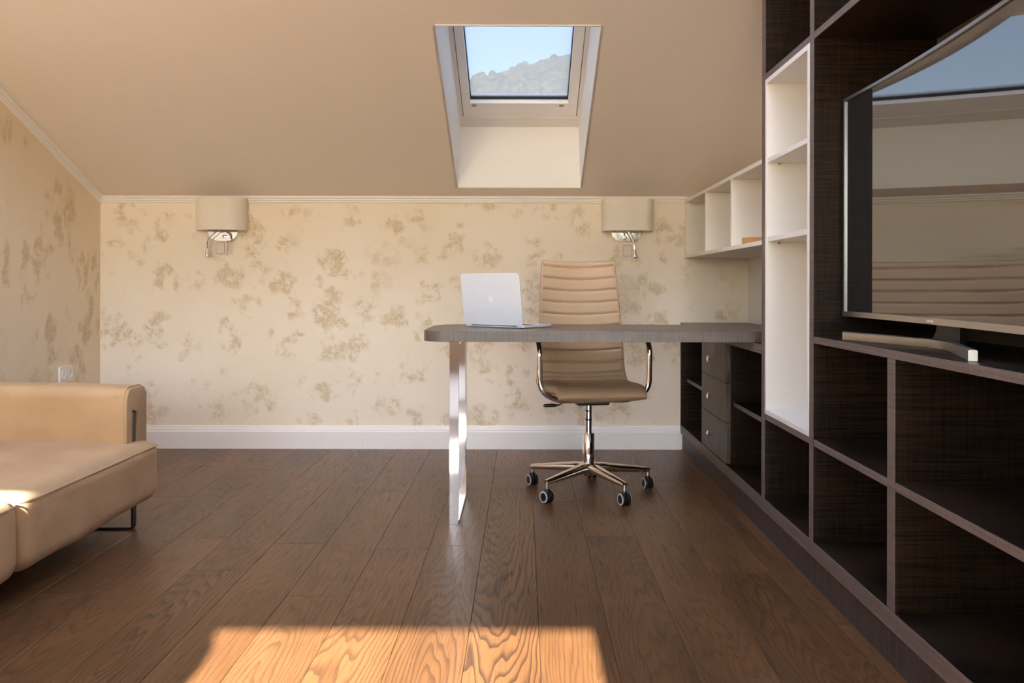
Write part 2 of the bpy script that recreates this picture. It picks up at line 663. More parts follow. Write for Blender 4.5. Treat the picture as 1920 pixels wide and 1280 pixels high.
# one mesh with a hole for the slope
ys = [YC, UY0, UY1, SY0, SY1, YB + .05]
xs = [XL - .05, U1[0], U1[1], SX0, SX1, U2[0], U2[1], XR + .05]
v = [(x, y, ZK + SL * (YB - y)) for y in ys for x in xs]
def hole(xc, yc):
    return (SX0 < xc < SX1 and SY0 < yc < SY1) or (UY0 < yc < UY1 and (U1[0] < xc < U1[1] or U2[0] < xc < U2[1] or SX0 < xc < SX1))
nx_ = len(xs)
f = [(j * nx_ + i, j * nx_ + i + 1, (j + 1) * nx_ + i + 1, (j + 1) * nx_ + i) for j in range(len(ys) - 1) for i in range(nx_ - 1)
     if not hole((xs[i] + xs[i + 1]) / 2, (ys[j] + ys[j + 1]) / 2)]
from_py('slope', v, f, 'paint', ceiling)
box('flat_ceiling', XL - .05, XR + .05, YR - .05, YC, ZC, ZC + .03, 'paint', ceiling)
for (a, b) in (U1, U2, (SX0, SX1)):           # boards round the added upper skylights
    for (x0, x1, y0, y1) in ((a - .015, a, UY0, UY1), (b, b + .015, UY0, UY1), (a, b, UY0 - .015, UY0), (a, b, UY1, UY1 + .015)):
        v = [(x, y, ZK + SL * (YB - y) + d) for d in (0, .28) for x in (x0, x1) for y in (y0, y1)]
        from_py('added_skylight_board', v, [(0, 1, 3, 2), (4, 6, 7, 5), (0, 4, 5, 1), (2, 3, 7, 6), (0, 2, 6, 4), (1, 5, 7, 3)], 'reveal', ceiling)

# unseen wall behind the camera, its openings placed and sized for the light
rear = sroot('wall_rear', label='unseen wall behind the camera with openings shaped for the sunlight')
def opening_wall(spans):
    """spans: (x0, x1, sill, head)"""
    y0, y1 = YR - .12, YR
    xcur = XL - .15
    for (a, b, s, h) in spans:
        box('pier', xcur, a, y0, y1, -.05, ZC + .05, 'white_wall', rear)
        if h < ZC:
            box('lintel', a, b, y0, y1, h, ZC + .05, 'white_wall', rear)
        if s > 0:
            box('parapet', a, b, y0, y1, -.05, s, 'oakpanel', rear)
        xcur = b
    box('pier', xcur, XR + .15, y0, y1, -.05, ZC + .05, 'white_wall', rear)
HEAD = SUN_TAN * (2.325 - YR + .12)
opening_wall([(-2.38, -1.47, 1.0, 2.44), (-1.40, -0.93, 1.0, 1.82), (-0.86, 0.192, 1.74, HEAD), (0.28, 1.2, 1.0, 1.82)])
# unseen curtain, added with its edge shaped to cut the sun patch
cv = []
for i in range(15):
    for j in range(25):
        z = 0.9 + (HEAD - 0.055 - 0.9) * j / 24
        right = -0.79 - 0.05 * max(0, (z - (HEAD - 0.14)) / 0.085) ** 2
        xx = -0.97 + (right + 0.97) * i / 14
        cv.append((xx, YR + 0.03 + 0.015 * math.sin(i * 2.2), z))
from_py('curtain', cv, [(i * 25 + j, (i + 1) * 25 + j, (i + 1) * 25 + j + 1, i * 25 + j + 1) for i in range(14) for j in range(24)], 'curtain', rear, smooth=True)

# unseen pale sheet added behind the camera to bounce sunlight upwards
bounce_sheet = box('bounce_sheet', -2.0, 0.8, -2.2, 0.7, 0.001, 0.014, 'curtain', None, 0.004)
bounce_sheet['label'] = 'cream sheet added on the floor behind the camera to bounce light'
bounce_sheet['category'] = 'bounce_sheet'

# cornice along knee wall and gable
def cornice_profile():
    return [(0, 0), (0.006, 0), (0.010, 0.006), (0.010, 0.012), (0.016, 0.016), (0.016, 0.024), (0.024, 0.028), (0.026, 0.040), (0, 0.040)]
cp = cornice_profile()
struct(prism('trim_1', [(YB - d, ZK - 0.042 + h) for d, h in cp], 'x', XL, 0.935, 'trim'), 'white moulded cornice along the knee wall')
v = []
y1_, y0_ = YB, YC
n_ = len(cp)
for yy in (y1_, y0_):
    for d, h in cp:
        v.append((XL + d, yy, zs(yy) - 0.050 + h * 1.2))
f = [tuple(range(n_)), tuple(range(n_, 2 * n_))] + [(i, (i + 1) % n_, (i + 1) % n_ + n_, i + n_) for i in range(n_)]
struct(from_py('trim_2', v, f, 'trim'), 'white moulded cornice climbing the gable wall')

# baseboards
bp = [(0, 0), (0.018, 0), (0.018, 0.098), (0.014, 0.104), (0.014, 0.112), (0.010, 0.118), (0.008, 0.130), (0, 0.132)]
bb = sroot('baseboard_back', label='tall white moulded baseboard under the plaster wall')
XJ = (682 - 981) * .003072
prism('board', [(YB - d, h) for d, h in bp], 'x', XL, XJ - .0006, 'trim', bb)
prism('board', [(YB - d, h) for d, h in bp], 'x', XJ + .0006, 0.915, 'trim', bb)
struct(prism('baseboard_left', [(XL + d, h) for d, h in bp], 'y', YR, YB - .018, 'trim'), 'tall white baseboard behind the sofa')

# ------------------------------------------------------------------ skylight (window_1)
win = sroot('window_1', (SX0, SY0, zs(SY0)), 'white framed skylight set deep in the sloping ceiling')
WZ0 = 1.835
def wz(y):                      # inner face of the window plane
    return WZ0 + SL * (4.822 - y)
YT = 3.60
RX0, RX1 = -0.356, 0.312
th = 0.012
# reveal panels
from_py('reveal_panel', [(SX0, SY1, zs(SY1)), (SX1, SY1, zs(SY1)), (RX1, SY1, wz(SY1)), (RX0, SY1, wz(SY1)),
                         (SX0, SY1 + th, zs(SY1)), (SX1, SY1 + th, zs(SY1)), (RX1, SY1 + th, wz(SY1) + .02), (RX0, SY1 + th, wz(SY1) + .02)],
        [(0, 1, 2, 3), (4, 5, 6, 7), (0, 1, 5, 4), (1, 2, 6, 5), (2, 3, 7, 6), (3, 0, 4, 7)], 'reveal', win)
for sx, rx, s in ((SX0, RX0, -1), (SX1, RX1, 1)):
    p = [(sx, SY0, zs(SY0)), (sx, SY1, zs(SY1)), (rx, SY1, wz(SY1)), (rx, YT, wz(YT))]
    q = [(a + s * th, b, c_) for a, b, c_ in p]
    from_py('reveal_panel', p + q, [(0, 1, 2, 3), (4, 5, 6, 7), (0, 1, 5, 4), (1, 2, 6, 5), (2, 3, 7, 6), (3, 0, 4, 7)], 'reveal', win)
p = [(SX0, SY0, zs(SY0)), (SX1, SY0, zs(SY0)), (RX1, YT, wz(YT)), (RX0, YT, wz(YT))]
q = [(a, b - th, c_) for a, b, c_ in p]
from_py('reveal_panel', p + q, [(0, 1, 2, 3), (4, 5, 6, 7), (0, 1, 5, 4), (1, 2, 6, 5), (2, 3, 7, 6), (3, 0, 4, 7)], 'reveal', win)

def wbar(name, x0, x1, y0, y1, o0, o1, mat, par, bev=0.003):
    """bar lying in the window plane; o = offset outwards from the plane"""
    nrm = Vector((0, SL, 1)).normalized()
    bm = bmesh.new()
    L = [Vector((x, y, wz(y))) + nrm * o for x in (x0, x1) for y in (y0, y1) for o in (o0, o1)]
    vs_ = [bm.verts.new(p) for p in L]
    fs = [bm.faces.new([vs_[i] for i in qq]) for qq in
          ((0, 1, 3, 2), (4, 6, 7, 5), (0, 4, 5, 1), (2, 3, 7, 6), (0, 2, 6, 4), (1, 5, 7, 3))]
    if bev:
        bmesh.ops.bevel(bm, geom=list(bm.edges), offset=bev, segments=2, affect='EDGES', profile=.5)
    return from_bm(name, bm, mat, par)
GX0, GX1, GY1, GY0 = -0.289, 0.241, 4.616, YT + .07
KX0, KX1, KY1 = -0.333, 0.292, 4.733
# outer frame
wbar('frame', RX0 - .03, RX1 + .03, KY1 + .004, SY1 + .03, 0.0, 0.10, 'trim', win)
wbar('frame', RX0 - .03, KX0 - .003, YT - .03, KY1 + .004, 0.0, 0.10, 'trim', win)
wbar('frame', KX1 + .003, RX1 + .03, YT - .03, KY1 + .004, 0.0, 0.10, 'trim', win)
wbar('frame', RX0 - .03, RX1 + .03, YT - .06, YT, 0.0, 0.10, 'trim', win)
# gasket line between frame and sash
wbar('gasket', KX0 - .004, KX0 + .001, YT, KY1 + .004, 0.012, 0.09, 'gasket', win, 0)
wbar('gasket', KX1 - .001, KX1 + .004, YT, KY1 + .004, 0.012, 0.09, 'gasket', win, 0)
sash = wbar('sash', KX0, KX1, GY1, KY1, 0.004, 0.07, 'reveal', win)
wbar('sash_stile', KX0, GX0, YT, GY1, 0.004, 0.07, 'reveal', sash)
wbar('sash_stile', GX1, KX1, YT, GY1, 0.004, 0.07, 'reveal', sash)
wbar('sash_rail', KX0, KX1, YT, GY0, 0.004, 0.07, 'reveal', sash)
wbar('glazing_seal', GX0, GX1, GY1 - .005, GY1, 0.03, 0.055, 'gasket', sash, 0)
wbar('glazing_seal', GX0, GX0 + .004, GY0, GY1, 0.03, 0.055, 'gasket', sash, 0)
wbar('glazing_seal', GX1 - .004, GX1, GY0, GY1, 0.03, 0.055, 'gasket', sash, 0)
wbar('pane', GX0 - .01, GX1 + .01, GY0 - .01, GY1 + .01, 0.045, 0.049, 'pane', win, 0)
for xx in (GX0 + .02, GX1 - .035):
    wbar('latch', xx - .012, xx + .012, GY1 + .012, GY1 + .022, -0.002, 0.006, 'brass', sash, 0)

# ------------------------------------------------------------------ wooded hill outside
def hill():
    rr = random.Random(3)
    nx, nz_ = 190, 100
    xa, xb = -420, 420
    def ridge(xx):
        u = 0.27 * xx
        return 258 + 70 * math.tanh(u / 70)
    crowns = {}
    cell = 14
    for _ in range(5200):
        cx = rr.uniform(xa, xb); cy = rr.uniform(0, 1)
        crowns.setdefault((int(cx // cell), int(cy * 30)), []).append((cx, cy, rr.uniform(3.0, 6.0)))
    v = []
    for j in range(nz_):
        t_ = j / (nz_ - 1)
        for i in range(nx):
            s_ = (i / (nx - 1)) * 2 - 1
            xx = 420 * (0.30 * s_ + 0.70 * s_ ** 3)
            R = ridge(xx)
            y = 560 + 440 * t_
            z = -60 + (R + 60) * t_ ** 0.85
            add = 0
            ci, cj = int(xx // cell), int(t_ * 30)
            for a in (ci - 1, ci, ci + 1):
                for b in (cj - 1, cj, cj + 1):
                    for (cx, cy, r_) in crowns.get((a, b), ()):
                        d2 = (cx - xx) ** 2 + ((cy - t_) * 330) ** 2
                        if d2 < r_ * r_:
                            add = max(add, math.sqrt(r_ * r_ - d2))
            v.append((xx, y, z + add * 1.15))
    for i in range(nx):          # far side falls away
        s_ = (i / (nx - 1)) * 2 - 1
        xx = 420 * (0.30 * s_ + 0.70 * s_ ** 3)
        v.append((xx, 1150, -60))
    f = [(j * nx + i, j * nx + i + 1, (j + 1) * nx + i + 1, (j + 1) * nx + i) for j in range(nz_) for i in range(nx - 1)]
    o = from_py('forested_hill', v, f, 'hill', None)
    o['kind'] = 'stuff'
    o['label'] = 'hazy tree covered hillside seen through the skylight'
    o['category'] = 'hill'
    return o
hill()

# ------------------------------------------------------------------ dark shelving wall
XF = 0.905                   # front edges
XBK = 1.287
W = 'wenge'
unit = thing('shelving_unit', 'dark brown oak shelving wall with open compartments around the television', 'shelving', (1.09, 2.0, 0))
C1a, C1b = 3.190, 3.238
C2a, C2b = 2.658, 2.698
C3a, C3b = 1.290, 1.336
C4a, C4b = 0.70, 0.745
DVa, DVb = 2.076, 2.121
ZBT, ZBB = 0.1425, 0.094
def column(y0, y1):
    zt0, zt1 = zs(y0) - .004, zs(y1) - .004
    v = [(x, y, z) for x in (XF, XBK) for y, z in ((y0, ZBT), (y1, ZBT), (y1, zt1), (y0, zt0))]
    return from_py('upright', v, [(0, 1, 2, 3), (4, 5, 6, 7), (0, 1, 5, 4), (1, 2, 6, 5), (2, 3, 7, 6), (3, 0, 4, 7)], W, unit)
for a, b in ((C1a, C1b), (C2a, C2b), (C3a, C3b), (C4a, C4b)):
    column(a, b)
box('bottom_panel', XF, XBK, C4a, C1b, ZBB, ZBT, W, unit, 0.0012)
YPJ = 1600 * .915 / (1438 - 981)
box('plinth', 0.916, 0.936, C4a + .02, YPJ - .0015, 0, ZBB, 'plinth', unit)
box('plinth', 0.916, 0.936, YPJ + .0015, C1b, 0, ZBB, 'plinth', unit)
box('back_panel', XBK, XR - .001, C4a, C1b, ZBB, 2.12, W, unit)
SHC = (0.441, 0.4626)
for a, b in ((C2b, C1a), (DVb, C2a), (C3b, DVa), (C4b, C3a)):
    box('shelf', XF + .001, XBK, a, b, SHC[0], SHC[1], W, unit, 0.001)
for a, b in ((C3b, C2a), (C4b, C3a)):
    box('shelf', XF, XBK, a, b, 0.7617, 0.783, W, unit, 0.001)
box('divider', XF, XBK, DVa, DVb, ZBT, 0.7617, W, unit, 0.001)
for a, b in ((C2b, C1a), (C3b, C2a), (C4b, C3a)):
    box('top_shelf', XF, XBK, a, b, 1.710, 1.7325, W, unit, 0.001)

# white niche insert between the first two uprights
ins = thing('white_shelf_insert', 'tall narrow white box with three compartments set between dark uprights', 'shelf', (1.09, 2.94, 0.4626))
ia, ib = C2b + .001, C1a - .001
i0, i1 = 0.4636, 1.709
wt = 0.018
box('side_panel', XF - .002, XBK, ib - wt, ib, i0, i1, 'lacquer', ins, 0.001)
box('side_panel', XF - .002, XBK, ia, ia + wt, i0, i1, 'lacquer', ins, 0.001)
box('bottom_panel', XF - .002, XBK, ia + wt, ib - wt, i0, i0 + wt, 'lacquer', ins, 0.001)
box('top_panel', XF - .002, XBK, ia + wt, ib - wt, i1 - wt, i1, 'lacquer', ins, 0.001)
box('back_panel', XBK - .006, XBK, ia + wt, ib - wt, i0 + wt, i1 - wt, 'lacquer', ins)
for z0, z1 in ((1.397, 1.414), (1.104, 1.1225)):
    box('shelf', XF + .002, XBK - .006, ia + wt, ib - wt, z0, z1, 'lacquer', ins, 0.001)
    lathe('shelf_pin', [(.004, 0), (.004, .012), (.0025, .014)], 'brass', ins, n=10, origin=(XF + .045, ib - wt, z0 - .004), axis=(0, -1, 0))

# white wall shelf in the corner
XWF = 0.929
ws_ = thing('wall_shelf', 'white open wall shelf under the slope with three square compartments', 'shelf', (1.11, 4.07, 1.0997))
y0, y1 = C1b + .001, YB - .001
box('bottom_panel', XWF, XR - .002, y0, y1, 1.0997, 1.118, 'lacquer', ws_, 0.001)
box('top_panel', XWF, XR - .002, y0, y1, 1.4165, 1.4345, 'lacquer', ws_, 0.001)
for yy in (YB - .001, 1600 * .929 / 339.6, 1600 * .929 / 387.8, C1b + .02):
    box('side_panel' if yy > 4.8 or yy < 3.4 else 'divider', XWF + .001, XR - .002, yy - .018, yy, 1.118, 1.4165, 'lacquer', ws_, 0.001)
box('back_panel', XR - .008, XR - .002, y0 + .02, y1 - .02, 1.118, 1.4165, 'lacquer', ws_)

# wooden block on the wall shelf
blk = box('wooden_block', -0.10, 0.10, -0.075, 0.075, 0, 0.025, 'boxwood', None, 0.002)
blk.location = (1.0455, 3.60, 1.1182)
blk.rotation_euler = (0, 0, math.radians(-35))
blk['label'] = 'flat light wood block lying on the white wall shelf'
blk['category'] = 'wooden block'

# ------------------------------------------------------------------ base cabinet under the desk
cab = thing('base_cabinet', 'low dark cabinet under the desk end with three drawers between open shelves', 'cabinet', (1.09, 4.07, 0))
ya, yb = C1b + .001, YB - .002
dy1_ = 3.9575
box('bottom_panel', XF, XBK, ya, yb, ZBB, ZBT, W, cab, 0.001)
box('plinth', 0.916, 0.936, ya, YB - .020, 0, ZBB, 'plinth', cab)
box('top_panel', XF, XBK, ya, yb, 0.682, 0.7175, W, cab, 0.001)
box('worktop', XF, XBK, dy1_, yb, 0.7176, 0.729, 'desk', cab, 0.001)
DL, DR = 1600 * .905 / 335, 1600 * .905 / 380.3
box('side_panel', XF, XBK, yb - .022, yb, ZBT, 0.682, W, cab, 0.001)
box('side_panel', XF + .021, XBK, DL - .02, DL, ZBT, 0.682, W, cab, 0.001)
box('side_panel', XF + .021, XBK, DR, DR + .02, ZBT, 0.682, W, cab, 0.001)
box('back_panel', XBK, XR - .001, ya, yb, ZBB, .7175, W, cab)
box('shelf', XF + .035, XBK, DL, yb - .022, .388, .408, W, cab, 0.001)
box('shelf', XF + .035, XBK, ya, DR, .402, .422, W, cab, 0.001)
for z0, z1 in ((.145, .327), (.327, .505), (.505, .681)):
    d = box('drawer', XF, XF + .0205, DR + .001, DL - .001, z0 + .0012, z1 - .0012, 'drawer', cab, 0.001)
    yc, zc_ = 1600 * .905 / 356, (z0 + z1) / 2
    lathe('knob', [(.007, 0), (.007, .003), (.0035, .005), (.0035, .016), (.006, .018), (.0155, .021), (.0165, .024), (.0145, .027), (.010, .028), (.006, .031), (.002, .0315)],
          'chrome', d, n=12, origin=(XF, yc, zc_), axis=(-1, 0, 0))

# ------------------------------------------------------------------ desk
desk = thing('desk', 'taupe oak desk top with rounded end on a single chrome loop leg', 'desk', (0.3, 3.65, 0))
dx0, dx1, dy0, dy1 = -0.398, 1.285, 3.349, 3.956
dzt, dzb = 0.760, 0.7182
R1 = 0.085
ol = [(dx1, dy0)]
for (cx, cy, a0) in ((dx0 + R1, dy0 + R1, 270), (dx0 + R1 * 1.6, dy1 - R1 * 1.6, 180)):
    rr_ = R1 if a0 == 270 else R1 * 1.6
    for k in range(13):
        a = math.radians(a0 - k * 90 / 12)
        ol.append((cx + rr_ * math.cos(a), cy + rr_ * math.sin(a)))
ol.append((dx1, dy1))
prism('desk_top', ol, 'z', dzb, dzt, 'desk', desk, 0.0012, smooth=False)
lx0, lx1 = -0.289, -0.252
ly0, ly1 = 3.352, 3.830
b_ = 0.012
leg = box('leg', lx0, lx1, ly0, ly0 + b_, 0.0, dzb - .0005, 'chrome', desk, 0.0008)
box('leg', lx0, lx1, ly1 - b_, ly1, 0.0, dzb - .0005, 'chrome', desk, 0.0008)
box('foot_bar', lx0, lx1, ly0 + b_, ly1 - b_, 0.0, b_, 'chrome', desk, 0.0008)
box('top_bar', lx0, lx1, ly0 + b_, ly1 - b_, dzb - .0005 - b_, dzb - .0005, 'chrome', desk, 0.0008)

# ------------------------------------------------------------------ laptop
LA = math.radians(-35)
lap = thing('laptop', 'open silver laptop turned away on the taupe desk', 'laptop', (0.003, 3.55, dzt), LA)
# local: hinge along -x from the origin, base towards +y
lw, ld, lh = 0.312, 0.218, 0.222
def rrect(x0, x1, y0, y1, r, n=5):
    o = []
    for cx, cy, a0 in ((x1 - r, y1 - r, 0), (x0 + r, y1 - r, 90), (x0 + r, y0 + r, 180), (x1 - r, y0 + r, 270)):
        for k in range(n + 1):
            a = math.radians(a0 + 90 * k / n)
            o.append((cx + r * math.cos(a), cy + r * math.sin(a)))
    return o
base = prism('base', rrect(-lw, 0, 0, ld, .012), 'z', 0.003, 0.0125, 'alu', lap, 0.002, ws=False)
prism('keyboard', rrect(-lw + .03, -.03, .03, .125, .004), 'z', 0.0124, 0.0132, 'black', base, ws=False)
prism('trackpad', rrect(-lw / 2 - .05, -lw / 2 + .05, .138, .205, .004), 'z', 0.0124, 0.0129, 'alu', base, ws=False)
for xx in (-lw + .03, -.03):
    for yy in (.025, ld - .025):
        lathe('rubber_foot', [(.007, 0), (.008, .0032)], 'black', base, ws=False, n=12, origin=(xx, yy, 0))
tube('hinge', [(-lw + .035, .003, .011), (-.035, .003, .011)], .0045, 'black', lap, ws=False, n=10)
lid = prism('lid', rrect(-lw, 0, 0, lh, .013), 'z', 0, 0.0052, 'alu', lap, 0.002, ws=False)
tilt = math.radians(98)
lid.location = (0, 0.0, 0.012)
lid.rotation_euler = (tilt, 0, 0)
scr = prism('display', rrect(-lw + .004, -.004, .004, lh - .004, .010), 'z', -0.0004, 0.0002, 'screen', lid, ws=False)
# emblem on the lid: a fruit with a bite and a leaf
def emblem():
    o = []
    for k in range(48):
        a = 2 * PI * k / 48
        r = 0.0125 * (1 + 0.05 * math.cos(2 * a))
        px, py = r * math.cos(a), r * 1.02 * math.sin(a)
        if py > 0.008:
            py -= 0.0028 * math.exp(-(px / .003) ** 2)
        if py < -0.009:
            py += 0.0016 * math.exp(-(px / .003) ** 2)
            px *= 0.92
        d = math.hypot(px + 0.0150, py - 0.0015)      # bite on the viewer's right (lid seen from behind)
        if d < 0.0062:
            s_ = 0.0062 / d
            px, py = -0.0150 + (px + .0150) * s_, .0015 + (py - .0015) * s_
        o.append((px, py))
    return o
ce = (-lw / 2, lh * 0.5)
M['emblem'] = plain('pale emblem plastic', (0.90, 0.90, 0.88), 0.25, vary=0.01)
prism('emblem', [(ce[0] - a, ce[1] + b) for a, b in emblem()], 'z', 0.0050, 0.0056, 'emblem', lid, ws=False)
leaf = [(0.000, 0.0135), (0.001, 0.0170), (0.004, 0.0200), (0.0062, 0.0210), (0.0060, 0.0180), (0.0040, 0.0150)]
prism('emblem_leaf', [(ce[0] + a, ce[1] + b) for a, b in leaf], 'z', 0.0050, 0.0056, 'emblem', lid, ws=False)

# ------------------------------------------------------------------ office chair
ch = thing('office_chair', 'tan leather high back office chair with ribbed back and chrome arms', 'office chair', (0.300, 3.90, 0), math.radians(8.5))
L_ = 'leather'
def catmull(P, n):
    P = [Vector(p) for p in P]
    P = [2 * P[0] - P[1]] + P + [2 * P[-1] - P[-2]]
    out = []
    segs = len(P) - 3
    for i in range(n):
        u = i / (n - 1) * segs
        k = min(int(u), segs - 1); t_ = u - k
        a, b, c_, d = P[k:k + 4]
        out.append(0.5 * ((2 * b) + (c_ - a) * t_ + (2 * a - 5 * b + 4 * c_ - d) * t_ ** 2 + (3 * b - a - 3 * c_ + d) * t_ ** 3))
    return out
def sheet(path, width, thick, conc, grooves, gdepth, flip=1, n=40, ex=3.2, sag=0.0):
    """closed soft sheet along path [(y,z)]; normal side faces the sitter"""
    N = len(path)
    s = [0.0]
    for i in range(1, N):
        s.append(s[-1] + (path[i] - path[i - 1]).length)
    Lt = s[-1]
    rings = []
    for i in range(N):
        d = (path[min(i + 1, N - 1)] - path[max(i - 1, 0)]).normalized()
        nr = Vector((-d.y, d.x)) * flip       # in (y,z)
        u = s[i] / Lt
        w = width(u); t_ = thick(u); kc = conc(u)
        ring = []
        for k in range(n):
            a = 2 * PI * k / n
            ca, sa = math.cos(a), math.sin(a)
            X = math.copysign(abs(ca) ** (2 / ex), ca)
            Zt = math.copysign(abs(sa) ** (2 / ex), sa)
            off = Zt * t_ / 2
            g = sum(math.exp(-((s[i] - gs + sag * (1 - X * X)) / 0.0045) ** 2) for gs in grooves)
            if Zt > 0:
                off -= gdepth * min(1, g) * min(1, Zt * 1.5)
                off += 0.004 * (1 - X * X)
            off += kc * X * X
            ring.append((X * w / 2, path[i].x + nr.x * off, path[i].y + nr.y * off))
        rings.append(ring)
    return rings, Lt
# backrest
bpth = catmull([(0.128, 0.475), (0.165, 0.500), (0.185, 0.560), (0.192, 0.66), (0.205, 0.78), (0.230, 0.92), (0.262, 1.055)], 170)
def endcap(u, e=0.02):
    q = min(u, 1 - u) / e
    return 1.0 if q >= 1 else math.sqrt(max(0.0, 1 - (1 - q) ** 2))
gr = [0.075 + 0.0565 * k for k in range(10)]
rings, _ = sheet(bpth, lambda u: (0.435 - 0.075 * u ** 1.2) * (0.94 + 0.06 * endcap(u, .03)), lambda u: 0.006 + 0.038 * endcap(u, .025), lambda u: 0.020 + .012 * u, gr, 0.009, sag=0.011)
loft('backrest', rings, L_, ch, ws=False)
# seat
spth = catmull([(-0.262, 0.446), (-0.245, 0.466), (-0.20, 0.474), (-0.08, 0.468), (0.05, 0.462), (0.13, 0.466), (0.170, 0.482)], 120)
gs_ = [0.10 + 0.055 * k for k in range(6)]
rings, _ = sheet(spth, lambda u: (0.385 + 0.065 * min(1, u * 2.2) - 0.035 * max(0, u - .6)) , lambda u: 0.008 + 0.046 * endcap(u, .06), lambda u: 0.016, gs_, 0.005, ex=3.6)
loft('seat', rings, L_, ch, ws=False)
# edge seams on the back
for s in (-1, 1):
    pts = []
    for i in range(6, 168, 4):
        u = i / 169
        w = 0.435 - 0.075 * u ** 1.2
        d = (bpth[min(i + 1, 169)] - bpth[i - 1]).normalized()
        nr = Vector((-d.y, d.x))
        off = 0.019 + (0.020 + .012 * u) * .93
        pts.append((s * w / 2 * 0.965, bpth[i].x + nr.x * off * 0.9, bpth[i].y + nr.y * off * .9))
    tube('seam', pts, 0.0022, L_, ch, ws=False, n=6)
# mechanism under the seat
bm = bmesh.new(); bm_box(bm, -.075, .075, -.10, .09, .405, .436, .008, 2)
from_bm('tilt_mechanism', bm, 'black', ch, ws=False)
lv = tube('height_lever', round_path([(-.06, -.05, .418), (-.125, -.055, .418), (-.15, -.06, .405), (-.165, -.065, .405)], .02), .004, 'chrome', ch, ws=False, n=8)
tube('lever_grip', [(-.160, -.064, .405), (-.175, -.066, .405), (-.215, -.072, .406), (-.222, -.073, .406)], [.006, .0085, .008, .004], 'black', lv, ws=False, n=10)
# arms
for s in (-1, 1):
    ap = round_path([(s * 0.05, -0.11, 0.432), (s * 0.165, -0.12, 0.432), (s * 0.246, -0.13, 0.475), (s * 0.250, -0.125, 0.685), (s * 0.247, 0.05, 0.700), (s * 0.225, 0.215, 0.690), (s * 0.15, 0.233, 0.690)],
                    [.04, .075, .055, .1, .05], 8)
    arm = tube('armrest', ap, 0.0125, 'chrome', ch, ws=False, n=14)
    pad = round_path([(s * 0.2495, -0.112, 0.7015), (s * 0.247, 0.05, 0.7025), (s * 0.236, 0.15, 0.6985)], .05)
    tube('arm_pad', pad, 0.0155, 'black', arm, ws=False, n=12)
# gas lift
lathe('gas_lift', [(.014, .262), (.014, .40), (.02, .402), (.02, .415)], 'chrome', ch, ws=False, n=24)
lathe('lift_ring', [(.0145, .325), (.0152, .327), (.0152, .331), (.0145, .333)], 'black', ch, ws=False, n=24)
lathe('lift_ring', [(.0145, .366), (.0152, .368), (.0152, .371), (.0145, .373)], 'black', ch, ws=False, n=24)
lathe('column_sleeve', [(.022, .128), (.0265, .132), (.0265, .264), (.024, .268), (.014, .268)], 'chrome', ch, ws=False, n=28)
lathe('hub', [(.020, .072), (.024, .080), (.030, .100), (.042, .112), (.044, .124), (.038, .132), (.026, .134)], 'chrome', ch, ws=False, n=28)
RB = 0.283
for k in range(5):
    a = math.radians(90 - 7.5 - 8.5 + 72 * k)
    dx, dy = math.cos(a), math.sin(a)
    def Q(r, z):
        return (dx * r, dy * r, z)
    P_ = [Q(.02, .108), Q(.06, .110), Q(.15, .102), Q(.25, .0925), Q(.278, .090), Q(.288, .088)]
    sec = [(.55 * math.cos(2 * PI * j / 12) * (1.0), .9 * math.sin(2 * PI * j / 12)) for j in range(12)]
    lg = tube('base_leg', P_, [.034, .033, .027, .0200, .0175, .0170], 'chrome', ch, ws=False, sec=[(q[0] * 1.25, q[1]) for q in sec])
    cx, cy = dx * RB, dy * RB
    lathe('caster_stem', [(.009, .055), (.009, .088)], 'chrome', lg, ws=False, n=14, origin=(cx, cy, 0))
    # caster: fork housing and twin wheels; wheels roll about a common direction
    aw = math.radians(200 + (-12, 8, 20, 4, -6)[k] - 8.5)
    ax = Vector((math.cos(aw), math.sin(aw), 0))      # wheel axle
    cs = lathe('caster_body', [(.006, -.011), (.020, -.010), (.021, .010), (.006, .011)], 'black', ch, ws=False, n=20,
               origin=(cx, cy, .034), axis=tuple(ax))
    lathe('caster_hood', [(.013, .034), (.015, .050), (.011, .060), (.009, .062)], 'black', cs, ws=False, n=14, origin=(cx, cy, 0))
    for s in (-1, 1):
        o_ = Vector((cx, cy, .0275)) + ax * (s * .0125)
        lathe('tread', [(.021, -.008), (.0268, -.0075), (.0275, -.002), (.0275, .003), (.0245, .0085), (.0205, .0095)], 'black', cs, ws=False, n=24,
              origin=o_, axis=tuple(ax * s))
        lathe('rim', [(.0252, .0068), (.0256, .0085), (.0240, .0100), (.0215, .0106), (.0200, .0100)], 'grey', cs, ws=False, n=24, origin=o_, axis=tuple(ax * s))
        lathe('wheel_cap', [(.0205, -.008), (.0207, .0088), (.018, .0105), (.006, .0115)], 'black', cs, ws=False, n=24, origin=o_, axis=tuple(ax * s))

# ------------------------------------------------------------------ sofa along the gable wall
sofa = thing('sofa', 'low tan suede sofa against the ochre plaster wall, its far arm towards the corner', 'sofa', (-1.9, 2.4, 0))
SFX = -1.45
SXB = -2.40
for i, (y0, y1) in enumerate(((2.487, 3.425), (1.45, 2.481))):
    cu = cushion('seat_cushion', SXB + .02, SFX, y0, y1, 0.088, 0.325, 0.052, 'suede', sofa, crown=0.034, wob=0.007, seed=i * 3.7, n=30)
    # piped seam round the front edge
    zz = 0.302
    pts = round_path([(-2.2, y1 - .004, zz), (SFX - .004, y1 - .004, zz), (SFX - .004, y0 + .004, zz), (-2.2, y0 + .004, zz)], .05)
    tube('piping', pts, .0032, 'suede', cu, n=6)
